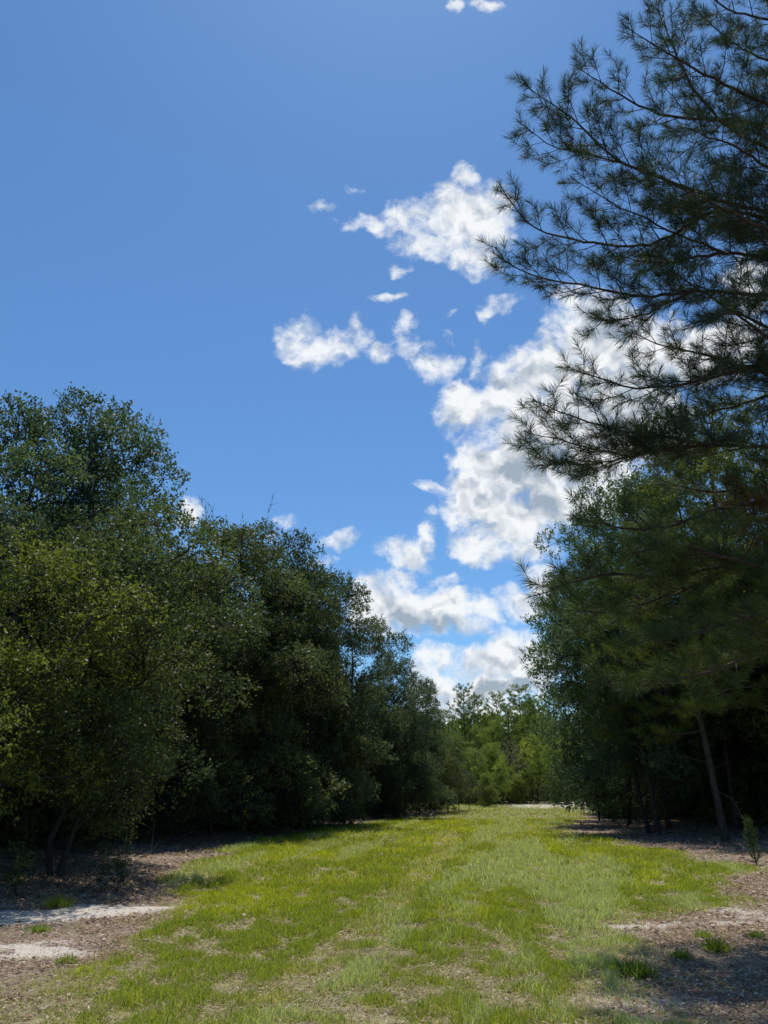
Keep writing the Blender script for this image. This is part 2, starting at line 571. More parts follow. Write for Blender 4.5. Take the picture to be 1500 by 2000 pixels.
def make_grass():
    rng = np.random.default_rng(5)
    Vs, Fs, Cs, off = [], [], [], 0
    PAL = dict(bright=(.43, .46, .018), green=(.26, .315, .022), silver=(.45, .48, .21), straw=(.52, .46, .20), olive=(.31, .325, .055))
    for (y0, y1, n, hmin, hmax, wd) in ((5.0, 9.5, 300000, .03, .085, .005), (9.5, 15, 330000, .035, .10, .0068), (15, 26, 330000, .04, .11, .0095),
                                        (26, 50, 300000, .045, .125, .018), (50, 130, 280000, .05, .11, .034)):
        x, y = scatter(rng, n, y0, y1)
        g, s = masks(x, y)
        tuft = fbm(x / .22, y / .28, 77, 2)
        keep = (rng.random(n) < np.clip(g * 1.1 + .10 * (fbm(x / .8, y / .8, 5, 3) > .5), 0, 1) * (1 - .9 * s) * sstep(tuft, .16, .55)) & in_view(x, y, 1.15)
        x, y, g, tuft = x[keep], y[keep], g[keep], tuft[keep]
        n = len(x)
        # kinds of grass come in patches and wheel-worn streaks that run away from the camera
        k1 = fbm(x / 1.1, y / 2.6, 55, 4)
        k2 = fbm((x - .15 * y) / .7, y / 6.0, 66, 4)
        mid = np.exp(-((x - .16 * y - .2) / (.7 + .04 * y)) ** 2)
        p = rng.random(n)
        kind = np.where(rng.random(n) < sstep(k1, .40, .66), 0, 1)
        kind = np.where(p < .25, 4, kind)
        kind = np.where(rng.random(n) < sstep(k2 + .2 * mid, .56, .74) * .8, 2, kind)
        kind = np.where((track_dist(x, y) < .16 + .008 * y) & (rng.random(n) < .55), 3, kind)
        kind = np.where(rng.random(n) < .06 + .4 * sstep(1 - g, .2, .8) + .14 * sstep(.45 - k1, 0, .12) + .26 * sstep(10 - y, 0, 4), 3, kind)
        pal = np.array([PAL['bright'], PAL['green'], PAL['silver'], PAL['straw'], PAL['olive']])
        c = pal[kind] * rng.uniform(.7, 1.25, (n, 1))
        tall = np.where(kind == 2, 1.35, np.where(kind == 3, .6, 1.0)) * (.55 + .9 * sstep(tuft, .35, .7)) * (.5 + .6 * g)
        h = rng.uniform(hmin, hmax, n) * tall
        a = rng.uniform(0, 2 * math.pi, n)
        lean = rng.uniform(.15, .9, n) * np.where(kind == 3, 1.8, 1.0)
        dx, dy = np.cos(a) * lean * h, np.sin(a) * lean * h
        b = rng.uniform(0, 2 * math.pi, n)
        wx, wy = np.cos(b) * wd * .5, np.sin(b) * wd * .5
        z = height(x, y) - .005
        base = np.stack([x, y, z], 1)
        w = np.stack([wx, wy, 0 * wx], 1) * rng.uniform(.7, 1.5, (n, 1))
        m_ = base + np.stack([dx * .35, dy * .35, h * .6], 1)
        tip = base + np.stack([dx, dy, h * rng.uniform(.75, 1.0, n)], 1)
        v = np.stack([base - w, base + w, m_ + w * .8, m_ - w * .8, tip], 1).reshape(-1, 3)
        f = np.array([[0, 1, 2], [0, 2, 3], [3, 2, 4]])
        fc = (f[None] + (np.arange(n) * 5)[:, None, None]).reshape(-1, 3) + off
        off += len(v)
        Vs.append(v)
        Fs.append(fc)
        Cs.append(np.repeat(c, 5, 0))
    me = nmesh('grass', np.concatenate(Vs), np.concatenate(Fs), GRASSM, col=np.concatenate(Cs))
    o = obj('grass', me)
    o['kind'] = 'stuff'
    o['label'] = 'short mixed grass, bright green to silvery and straw, across the clearing'
    o['category'] = 'grass'


def make_litter():
    rng = np.random.default_rng(8)
    Vs, Fs, Cs, off = [], [], [], 0
    for (y0, y1, n, L) in ((5, 10, 120000, .045), (10, 17, 110000, .065), (17, 34, 90000, .11), (34, 75, 40000, .22)):
        x, y = scatter(rng, n, y0, y1)
        g, s = masks(x, y)
        keep = (rng.random(n) < np.clip(1.0 - g, .16, 1) * (.35 + .75 * sstep(fbm(x / .9, y / 1.1, 91, 3), .35, .6)) * (1 - .90 * sstep(s, .3, 1.0))) & in_view(x, y, 1.12)
        x, y = x[keep], y[keep]
        n = len(x)
        a = rng.uniform(0, 2 * math.pi, n)
        U = np.stack([np.cos(a), np.sin(a), rng.normal(0, .22, n)], 1)
        N = norm(np.stack([rng.normal(0, .35, n), rng.normal(0, .35, n), np.ones(n)], 1))
        needle = rng.random(n) < .45
        Ls = L * np.minimum(np.exp(rng.normal(-.35, .42, n)), 1.5) * np.where(needle, 2.2, 1.0)
        Ws = np.where(needle, L * .09, Ls * rng.uniform(.3, .6, n))
        P = np.stack([x, y, height(x, y) + rng.uniform(.004, .03, n)], 1)
        v, f = leaves(P, U, N, Ls, Ws, .2)
        pal = np.array([(.19, .12, .08), (.32, .21, .145), (.42, .32, .235), (.54, .46, .36), (.31, .16, .095)])
        c = pal[rng.choice(5, n, p=[.28, .30, .22, .10, .10])] * rng.uniform(.7, 1.2, (n, 1))
        Vs.append(v)
        Fs.append(f + off)
        off += len(v)
        Cs.append(np.repeat(c, 4, 0))
    # dead grass lying flat between the green blades
    for (y0, y1, n, L, wd) in ((5, 9, 170000, .07, .0042), (9, 14, 110000, .09, .006)):
        x, y = scatter(rng, n, y0, y1)
        g, s_ = masks(x, y)
        keep = (rng.random(n) < (.25 + .65 * g) * np.interp(y, [7, 12, 24], [1, .6, .3])) & (rng.random(n) > .9 * s_) & in_view(x, y, 1.1) & (fbm(x / .5, y / .5, 12, 3) + .15 * rng.random(n) > .42)
        x, y = x[keep], y[keep]
        n = len(x)
        a = rng.uniform(0, 2 * math.pi, n)
        U = np.stack([np.cos(a), np.sin(a), rng.normal(.08, .16, n)], 1)
        N = norm(np.stack([rng.normal(0, .4, n), rng.normal(0, .4, n), np.ones(n)], 1))
        P = np.stack([x, y, height(x, y) + rng.uniform(.002, .03, n)], 1)
        Ls = L * rng.uniform(.5, 1.4, n)
        v, f = leaves(P, U, N, Ls, wd * rng.uniform(.7, 1.6, n), .2)
        pal = np.array([(.50, .42, .24), (.38, .31, .18), (.27, .215, .13), (.60, .55, .38), (.33, .34, .09)])
        c = pal[rng.choice(5, n, p=[.28, .27, .2, .1, .15])] * rng.uniform(.65, 1.15, (n, 1))
        Vs.append(v)
        Fs.append(f + off)
        off += len(v)
        Cs.append(np.repeat(c, 4, 0))
    me = nmesh('leaf_litter', np.concatenate(Vs), np.concatenate(Fs), LITTERM, col=np.concatenate(Cs))
    o = obj('leaf_litter', me)
    o['kind'] = 'stuff'
    o['label'] = 'brown fallen leaves and needles around the sand and under the trees'
    o['category'] = 'leaf litter'


make_grass()
make_litter()


# ------------------------------------------------------------------ broadleaf trees
class Skel:
    def __init__(s):
        s.p, s.par = [], []

    def add(s, pts, parent):
        for q in pts:
            s.p.append(np.array(q, float))
            s.par.append(parent)
            parent = len(s.p) - 1
        return parent

    def tubes(s, r_tip, expo, rmax, k=6):
        n = len(s.p)
        cnt = np.zeros(n)
        kids = np.zeros(n, int)
        for i in range(n):
            if s.par[i] >= 0:
                kids[s.par[i]] += 1
        cnt[kids == 0] = 1
        for i in range(n - 1, -1, -1):
            if s.par[i] >= 0:
                cnt[s.par[i]] += cnt[i]
        r = r_tip * cnt ** expo
        r = r * min(1.0, rmax / r.max()) if r.max() > 0 else r
        P = np.array(s.p)
        i = np.array([j for j in range(n) if s.par[j] >= 0])
        pa = np.array(s.par)[i]
        r0 = np.minimum(r[pa], r[i] * 1.6 + .004)
        return frusta(P[pa], P[i], r0, r[i], k)


def hardwood(seed, H=13.0, R=4.0, base=.06, nclump=80, rc=(.7, 1.35), dens=1.0, leaf=.12, lobes=.28, low=.35, trunk_r=.26, lean=(0, 0), bare=0, top=.55,
             multi=1, zmin=.45):
    """returns (trunk mesh, crown mesh): forking limbs reaching to clumps of leaf sprays"""
    rng = np.random.default_rng(seed)
    ph = rng.uniform(0, 6.28, 4)
    # clump centres through the crown's volume, most near its outside
    cl = []
    tries = 0
    while len(cl) < nclump and tries < nclump * 60:
        tries += 1
        t = rng.uniform(0, 1)
        az = rng.uniform(0, 2 * math.pi)
        prof = math.sqrt(max(.02, 1 - ((t - (1 - top)) / (top + .04)) ** 2)) if t > 1 - top else low + (1 - low) * math.sin(t / (1 - top) * math.pi / 2)
        rr = R * prof * (1 + lobes * (math.sin(2 * az + ph[0] + 3 * t) * .6 + math.sin(3 * az + ph[1] - 5 * t) * .5))
        rad = rr * (rng.uniform(.0, 1) ** .45)
        z = H * (base + (1 - base) * t) - min(.5, H * .05)
        c = np.array([math.cos(az) * rad + lean[0] * z / H, math.sin(az) * rad + lean[1] * z / H, max(z, zmin)])
        r = rng.uniform(*rc) * (1.0 if t < .8 else .85)
        if any(np.linalg.norm((c - q[0]) * (1, 1, 1.35)) < (r + q[1]) * .62 for q in cl):
            continue
        cl.append((c, r))
    sk = Skel()
    top_h = H * .8
    tp = []
    cur = np.zeros(3)
    nseg = 9
    wob = np.zeros(2)
    for k in range(nseg + 1):
        z = top_h * k / nseg
        tp.append((lean[0] * z / H + wob[0], lean[1] * z / H + wob[1], z - .25 if k == 0 else z))
        wob = wob + rng.normal(0, .14, 2)
    sk.add(tp, -1)
    for m in range(1, multi):
        a = rng.uniform(0, 6.28)
        q = [(math.cos(a) * R * .55 * (k / 6) ** 1.1 + lean[0] * k / 9, math.sin(a) * R * .55 * (k / 6) ** 1.1 + lean[1] * k / 9, H * .7 * k / 6) for k in range(1, 7)]
        sk.add(q, 0)
    order = sorted(range(len(cl)), key=lambda i: cl[i][0][2] * .3 + np.hypot(cl[i][0][0], cl[i][0][1]))
    ends = []
    for i in order:
        c, r = cl[i]
        P = np.array(sk.p)
        d = P - c
        dist = np.linalg.norm(d, axis=1)
        cost = dist + 1.2 * np.maximum(0, P[:, 2] - (c[2] - .25 * np.hypot(d[:, 0], d[:, 1]))) + .15 * np.hypot(P[:, 0], P[:, 1])
        cost[0] += 5
        j = int(np.argmin(cost))
        p0 = P[j]
        ns = max(2, int(dist[j] / .7))
        pts = []
        for k in range(1, ns + 1):
            f = k / ns
            q = p0 * (1 - f) + c * f
            q = q + np.array([0, 0, .10 * dist[j] * math.sin(f * math.pi)]) + rng.normal(0, .05 * dist[j] * (1 if k < ns else 0) / ns ** .5, 3)
            pts.append(q)
        ends.append(sk.add(pts, j))
    parts = []
    LP, LU, LN, LT = [], [], [], []
    tw0, tw1, twr = [], [], []
    for (c, r) in cl:
        ns = int(100 * r * r * dens)
        kq = 1.0 if leaf > .07 else leaf / .12
        d = rand_dirs(rng, ns)
        d[:, 2] = np.abs(d[:, 2]) * np.where(rng.random(ns) < .68, 1, -.75)
        rad = r * rng.uniform(.3, 1.0, ns) ** .5
        sq = rng.uniform(.55, .75)
        sp = c + d * rad[:, None] * np.array([1, 1, sq]) + rng.normal(0, .07 * kq, (ns, 3))
        kk = sp[:max(4, ns // 9)]
        tw0.append(np.tile(c, (len(kk), 1)) + (kk - c) * .05)
        tw1.append(kk)
        nl = 12
        ct = rng.normal(0, .2)
        axis = norm(d + np.array([0, 0, .15]) + rng.normal(0, .35, (ns, 3)))
        P = np.repeat(sp, nl, 0) + np.repeat(axis, nl, 0) * rng.uniform(-.05, .30, (ns * nl, 1)) * kq + rng.normal(0, .045 * kq, (ns * nl, 3))
        U = norm(np.repeat(axis, nl, 0) * .7 + rng.normal(0, .75, (ns * nl, 3)) - np.array([0, 0, .12]))
        N = norm(rng.normal(0, .55, (ns * nl, 3)) + np.array([0, 0, .8]))
        tt = np.clip(np.repeat(rng.uniform(.0, .75, ns), nl) * .8 + rng.uniform(0, .18, ns * nl) + ct, 0, 1)
        LP.append(P), LU.append(U), LN.append(N), LT.append(tt)
    if bare:                                         # bare twigs that stick out of the top
        for _ in range(bare):
            c, r = cl[int(np.argsort([-q[0][2] for q in cl])[rng.integers(0, 7)])]
            p = c + np.array([0, 0, r * .4])
            dr = norm(np.array([rng.normal(0, .35), rng.normal(0, .35), 1]))
            for k in range(4):
                q = p + dr * rng.uniform(.25, .4)
                tw0.append(p[None]), tw1.append(q[None])
                for _b in range(2):
                    e = q + norm(dr + rng.normal(0, .6, 3)) * rng.uniform(.2, .45)
                    tw0.append(q[None]), tw1.append(e[None])
                p = q
                dr = norm(dr + rng.normal(0, .25, 3))
    LP, LU, LN, LT = map(np.concatenate, (LP, LU, LN, LT))
    n = len(LP)
    Ls = leaf * rng.uniform(.7, 1.25, n)
    v, f = leaves(LP, LU, LN, Ls, Ls * rng.uniform(.42, .6, n))
    crown = nmesh('crown', v, f, OAK, tint=np.repeat(LT, 4))
    parts.append(sk.tubes(.016, .47, trunk_r, 7))
    a0, a1 = np.concatenate(tw0), np.concatenate(tw1)
    parts.append(frusta(a0, a1, np.full(len(a0), .010), np.full(len(a0), .003), 3))
    tv, tf = join(parts)
    trunk = nmesh('trunk', tv, tf, BARK, smooth=True)
    return trunk, crown, H


HW = {}
HW['full_a'] = hardwood(11, 13, 4.0, .07, 105, rc=(.55, 1.3), low=.75, dens=1.15, lobes=.42)
HW['full_b'] = hardwood(12, 12.5, 3.8, .09, 100, rc=(.5, 1.25), low=.8, lobes=.45, top=.45, dens=1.15, bare=8)
HW['full_c'] = hardwood(13, 10.5, 3.4, .05, 80, low=.9, top=.5, dens=1.15, lobes=.4)
HW['airy'] = hardwood(44, 14.5, 3.5, .22, 74, rc=(.55, 1.1), low=.6, top=.6, dens=.95, lobes=.42, trunk_r=.24)
HW['tall'] = hardwood(15, 15.5, 3.5, .15, 95, rc=(.6, 1.2), low=.6, top=.5, lobes=.35)
HW['leaning'] = hardwood(16, 7.6, 2.4, .26, 46, rc=(.5, .95), dens=1.5, leaf=.09, low=.7, top=.6, trunk_r=.12, lean=(1.2, -.2), multi=2)
HW['near'] = hardwood(17, 6.6, 2.8, .28, 66, rc=(.38, .85), dens=1.6, lobes=.5, leaf=.085, low=.85, top=.5, trunk_r=.14, multi=2)
HW['slim'] = hardwood(18, 8.0, 2.0, .25, 40, rc=(.4, .9), dens=.8, lobes=.55, low=.6, top=.6, trunk_r=.1)
HW['bush'] = hardwood(19, 3.2, 1.7, .05, 26, rc=(.45, .8), dens=1.2, low=.9, top=.5, trunk_r=.05, multi=3)


def plant(kind, name, label, cat, x, y, H, spread=1.0, col=(1, 1, 1), rz=None, group=None):
    tr, cr, h0 = HW[kind]
    s = H / h0
    rz = random.uniform(0, 6.28) if rz is None else rz
    t = thing(name, label, cat, (x, y, float(height(x, y)) - .05), rz, (s * spread, s * spread, s), group)
    a = obj('trunk', tr, t)
    b = obj('crown', cr, t)
    b.color = (*col, 1)
    return t


def by_top(kind, name, label, cat, u, v, d, **kw):
    x, y, z = at(u, v, d)
    return plant(kind, name, label, cat, x, y, z, **kw)


random.seed(4)
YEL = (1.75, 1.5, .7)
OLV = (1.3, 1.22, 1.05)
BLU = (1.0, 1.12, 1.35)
HW['filler'] = hardwood(20, 12, 3.0, .05, 40, rc=(.8, 1.4), dens=.35, leaf=.26, low=.8)
HW['low_filler'] = hardwood(22, 3.2, 1.7, .05, 22, rc=(.5, .9), dens=.45, leaf=.17, low=.9, top=.5, trunk_r=.05)
HW['grey'] = hardwood(23, 8.0, 2.2, .15, 40, rc=(.5, .95), dens=.35, leaf=.10, low=.6, top=.6, trunk_r=.12, bare=14)
HW['sprout'] = hardwood(24, 1.0, .24, .3, 9, rc=(.07, .12), dens=8, leaf=.055, low=.6, top=.6, trunk_r=.012, zmin=.15)
# --- left side, nearest first
plant('near', 'oak_tree', 'yellow-green small oak whose low branches reach in over the sand track', 'tree', -7.3, 13.2, 6.4, 1.0, (1.9, 1.65, .7), .4)
plant('leaning', 'oak_tree', 'small dark oak leaning on thin forked stems just behind the sand track', 'tree', -6.5, 16.2, 7.6, 1.05, (1.1, 1.1, .9), 0)
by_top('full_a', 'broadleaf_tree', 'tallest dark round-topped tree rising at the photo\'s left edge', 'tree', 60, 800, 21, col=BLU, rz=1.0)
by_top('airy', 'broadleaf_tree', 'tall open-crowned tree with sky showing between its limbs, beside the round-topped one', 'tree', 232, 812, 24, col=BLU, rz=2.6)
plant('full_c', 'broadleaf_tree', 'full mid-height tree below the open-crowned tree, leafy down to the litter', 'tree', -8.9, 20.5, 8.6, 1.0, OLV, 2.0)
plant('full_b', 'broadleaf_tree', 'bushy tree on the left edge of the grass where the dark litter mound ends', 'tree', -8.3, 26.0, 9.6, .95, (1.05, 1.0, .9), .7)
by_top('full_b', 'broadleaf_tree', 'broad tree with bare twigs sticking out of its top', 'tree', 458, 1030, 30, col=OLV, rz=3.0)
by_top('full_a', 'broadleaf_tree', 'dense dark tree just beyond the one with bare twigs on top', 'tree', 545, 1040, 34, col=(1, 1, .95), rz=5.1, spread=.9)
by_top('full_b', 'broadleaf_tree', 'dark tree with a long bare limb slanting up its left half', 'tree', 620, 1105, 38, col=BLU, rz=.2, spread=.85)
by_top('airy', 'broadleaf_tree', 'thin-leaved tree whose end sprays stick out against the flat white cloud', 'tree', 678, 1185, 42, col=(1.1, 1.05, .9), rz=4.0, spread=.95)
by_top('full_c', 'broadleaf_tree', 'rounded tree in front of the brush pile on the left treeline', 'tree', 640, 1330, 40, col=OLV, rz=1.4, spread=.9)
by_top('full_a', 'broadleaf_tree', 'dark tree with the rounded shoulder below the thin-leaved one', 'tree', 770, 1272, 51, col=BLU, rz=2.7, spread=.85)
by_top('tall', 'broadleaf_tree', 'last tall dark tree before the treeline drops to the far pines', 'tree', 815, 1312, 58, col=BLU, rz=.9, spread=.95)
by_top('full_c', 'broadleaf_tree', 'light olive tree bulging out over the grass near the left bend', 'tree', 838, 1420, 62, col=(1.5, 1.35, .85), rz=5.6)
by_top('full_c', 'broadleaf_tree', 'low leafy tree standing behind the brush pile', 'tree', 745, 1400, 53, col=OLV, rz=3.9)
# --- right side; dark trees' leaf colours raised in place of fill light
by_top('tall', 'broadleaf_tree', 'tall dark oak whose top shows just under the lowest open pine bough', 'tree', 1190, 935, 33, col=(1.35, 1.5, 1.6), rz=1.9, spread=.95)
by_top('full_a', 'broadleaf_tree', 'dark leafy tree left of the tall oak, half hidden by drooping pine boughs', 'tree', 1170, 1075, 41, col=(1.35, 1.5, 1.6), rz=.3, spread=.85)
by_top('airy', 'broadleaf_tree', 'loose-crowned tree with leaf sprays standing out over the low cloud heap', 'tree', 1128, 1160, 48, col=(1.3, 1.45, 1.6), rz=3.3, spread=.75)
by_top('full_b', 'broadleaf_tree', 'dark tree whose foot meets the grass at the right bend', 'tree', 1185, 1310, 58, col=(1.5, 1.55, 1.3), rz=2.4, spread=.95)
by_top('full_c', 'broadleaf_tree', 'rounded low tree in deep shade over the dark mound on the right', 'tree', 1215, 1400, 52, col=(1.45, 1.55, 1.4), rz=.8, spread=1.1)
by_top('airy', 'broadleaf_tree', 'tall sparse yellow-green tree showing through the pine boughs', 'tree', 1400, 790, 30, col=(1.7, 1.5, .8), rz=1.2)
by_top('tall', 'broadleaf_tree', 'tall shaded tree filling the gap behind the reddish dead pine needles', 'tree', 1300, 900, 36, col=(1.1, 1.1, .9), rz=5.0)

BACK_L = 'trees standing behind the front row on the left'
BACK_R = 'trees standing behind the front row on the right'
lab_l = 'shaded tree standing behind the front row of the left treeline'
lab_r = 'shaded tree standing behind the front row of the right treeline'
rr = random.Random(21)
for (x, y, H) in [(-13, 17, 10.5), (-15, 22, 11), (-12.5, 26, 11), (-11, 31, 11), (-15, 30, 11.5), (-9.5, 36, 11.5), (-13, 38, 12), (-7.5, 41, 11.5), (-11, 45, 12),
                  (-5.5, 47, 11), (-9, 51, 11.5), (-3.5, 54, 10.5), (-7, 58, 11), (-1, 61, 9.5), (-4, 67, 10), (2, 69, 8.5), (-2, 74, 9.5), (3.5, 78, 9), (-9.5, 14, 7.5), (-13, 12, 9)]:
    plant(rr.choice(['full_a', 'full_b', 'full_c', 'tall']), 'broadleaf_tree', lab_l, 'tree', x + rr.uniform(-.6, .6), y, H * rr.uniform(.92, 1.04), rr.uniform(.85, 1.05),
          rr.choice([BLU, (1, 1, .95), OLV]), rr.uniform(0, 6.28), BACK_L)
for (x, y, H) in [(17, 24, 12), (20, 29, 12), (17.5, 35, 12.5), (21, 37, 13), (18, 43, 12), (20, 46, 12.5), (17.5, 50, 12), (21, 54, 12), (20, 60, 12), (24, 62, 12),
                  (24, 70, 11.5), (27, 76, 11), (26, 50, 13), (26, 40, 13), (25, 30, 13), (22, 22, 12), (27, 66, 12), (24, 84, 11)]:
    plant(rr.choice(['full_a', 'full_b', 'full_c', 'tall']), 'broadleaf_tree', lab_r, 'tree', x + rr.uniform(-.6, .6), y, H * rr.uniform(.92, 1.04), rr.uniform(.85, 1.05),
          rr.choice([BLU, (1, 1, .95)]), rr.uniform(0, 6.28), BACK_R)


# ------------------------------------------------------------------ pines
def needles_at(rng, P, A, nn, L, w, spread=(14, 76), back=.20):
    """brushes of long needles round the last piece of a twig; P tip, A axis"""
    n = len(P)
    Pn, An = np.repeat(P, nn, 0), np.repeat(A, nn, 0)
    r = rng.normal(size=(n * nn, 3))
    r = norm(r - (r * An).sum(1, keepdims=True) * An)
    s = rng.random(n * nn)
    th = np.radians(spread[0] + (spread[1] - spread[0]) * (s ** .8))
    d = An * np.cos(th)[:, None] + r * np.sin(th)[:, None]
    base = Pn - An * (s * back)[:, None]
    Ls = (L * rng.uniform(.75, 1.15, n * nn))[:, None]
    side = norm(np.cross(d, rand_dirs(rng, n * nn))) * (w / 2)
    mid = base + d * Ls * .55
    tip = base + d * Ls + np.array([0, 0, -1]) * Ls * .07
    v = np.stack([base - side * .8, base + side * .8, mid + side, tip, mid - side], 1)
    f = np.array([[0, 1, 2], [0, 2, 4], [4, 2, 3]])
    fc = (f[None] + (np.arange(n * nn) * 5)[:, None, None]).reshape(-1, 3)
    tint = np.repeat(np.clip(np.repeat(rng.uniform(0, .75, n), nn) + rng.uniform(-.1, .25, n * nn), 0, 1), 5)
    return v.reshape(-1, 3), fc, tint


def bough_geo(rng, path, r0, sec_len=1.3, step=.28, tert=.30, nn=46, L=.19, w=.0035, up=.55, start=.18):
    """a bough along PATH with side branches, upturned twigs and needle brushes. returns wood (v,f), needle (v,f,tint)"""
    path = np.asarray(path, float)
    seg = np.linalg.norm(np.diff(path, axis=0), axis=1)
    cum = np.concatenate([[0], np.cumsum(seg)])
    T = cum[-1]
    N = max(6, int(T / .22))
    # smooth resample (Catmull-Rom through the given points)
    tt = np.linspace(0, T, N + 1)
    pp = np.stack([np.interp(tt, cum, path[:, k]) for k in range(3)], 1)
    for _ in range(3):
        pp[1:-1] = (pp[:-2] + pp[1:-1] * 2 + pp[2:]) / 4
    pp[1:-1] += rng.normal(0, .012, (N - 1, 3))
    rad = r0 * (1 - tt / T) ** .8 + .005
    W0, W1, A0, A1 = [pp[:-1]], [pp[1:]], [rad[:-1]], [rad[1:]]
    tipP, tipA = [pp[-1]], [norm(pp[-1] - pp[-3])]
    s = start * T
    side = 1
    while s < T * .985:
        i = min(N - 1, int(s / T * N))
        p = pp[i] + (pp[i + 1] - pp[i]) * (s / T * N - i)
        fwd = norm(pp[i + 1] - pp[max(0, i - 1)])
        lat = norm(np.cross(fwd, (0, 0, 1)))
        ln = sec_len * (1 - (s / T)) ** .75 * min(1, .45 + 1.2 * s / T) * rng.uniform(.6, 1.15) + min(.22, tert * .73)
        ang = R_(rng.uniform(32, 62))
        roll = rng.normal(0, .45)
        latr = lat * math.cos(roll) + np.cross(lat, fwd) * math.sin(roll) * -1
        d = norm(fwd * math.cos(ang) + side * latr * math.sin(ang) + np.array([0, 0, rng.uniform(-.05, .15)]))
        m = max(2, int(ln / .16))
        q = p.copy()
        pts = [q.copy()]
        for k in range(m):
            d = norm(d + fwd * .05 + np.array([0, 0, up * .22 * (k + 1) / m]) + rng.normal(0, .06, 3))
            q = q + d * ln / m
            pts.append(q.copy())
        pts = np.array(pts)
        rr0 = max(.006, min(rad[i] * .55, .006 + ln * .008))
        ra = np.linspace(rr0, .004, len(pts))
        W0.append(pts[:-1]), W1.append(pts[1:]), A0.append(ra[:-1]), A1.append(ra[1:])
        tipP.append(pts[-1]), tipA.append(norm(pts[-1] - pts[-2]))
        # twigs off the side branch
        sk_ = 1
        for k in range(1, len(pts)):
            if ln < .35 and k < 2:
                continue
            for rep in range(1 if rng.random() < .75 else 2):
                f2 = norm(pts[k] - pts[k - 1])
                l2 = norm(np.cross(f2, rand_dirs(rng, 1)[0] * .6 + np.array([0, 0, 1])))
                tl = tert * rng.uniform(.45, 1.2) * (1.1 - .4 * k / len(pts))
                dd = norm(f2 * .75 + sk_ * l2 * .7 + np.array([0, 0, up * .55]))
                e1 = pts[k] + dd * tl * .5
                dd2 = norm(dd + np.array([0, 0, up * .45]) + rng.normal(0, .12, 3))
                e2 = e1 + dd2 * tl * .5
                W0.append(np.array([pts[k], e1])), W1.append(np.array([e1, e2]))
                A0.append(np.array([.0045, .004])), A1.append(np.array([.004, .0035]))
                tipP.append(e2), tipA.append(dd2)
                sk_ = -sk_
        side = -side
        s += step * rng.uniform(.6, 1.35)
    wood = frusta(np.concatenate(W0), np.concatenate(W1), np.concatenate(A0), np.concatenate(A1), 5)
    tp, ta = np.array(tipP), np.array(tipA)
    nd = needles_at(rng, tp, ta, nn, L, w)
    return wood, nd


def trunk_mesh(rng, pts, r0, r1, mat, k=12):
    P = np.array(pts, float)
    n = len(P)
    f = np.linspace(0, 1, n)
    r = r0 + (r1 - r0) * f
    r[0] *= 1.35
    return frusta(P[:-1], P[1:], r[:-1], r[1:], k)


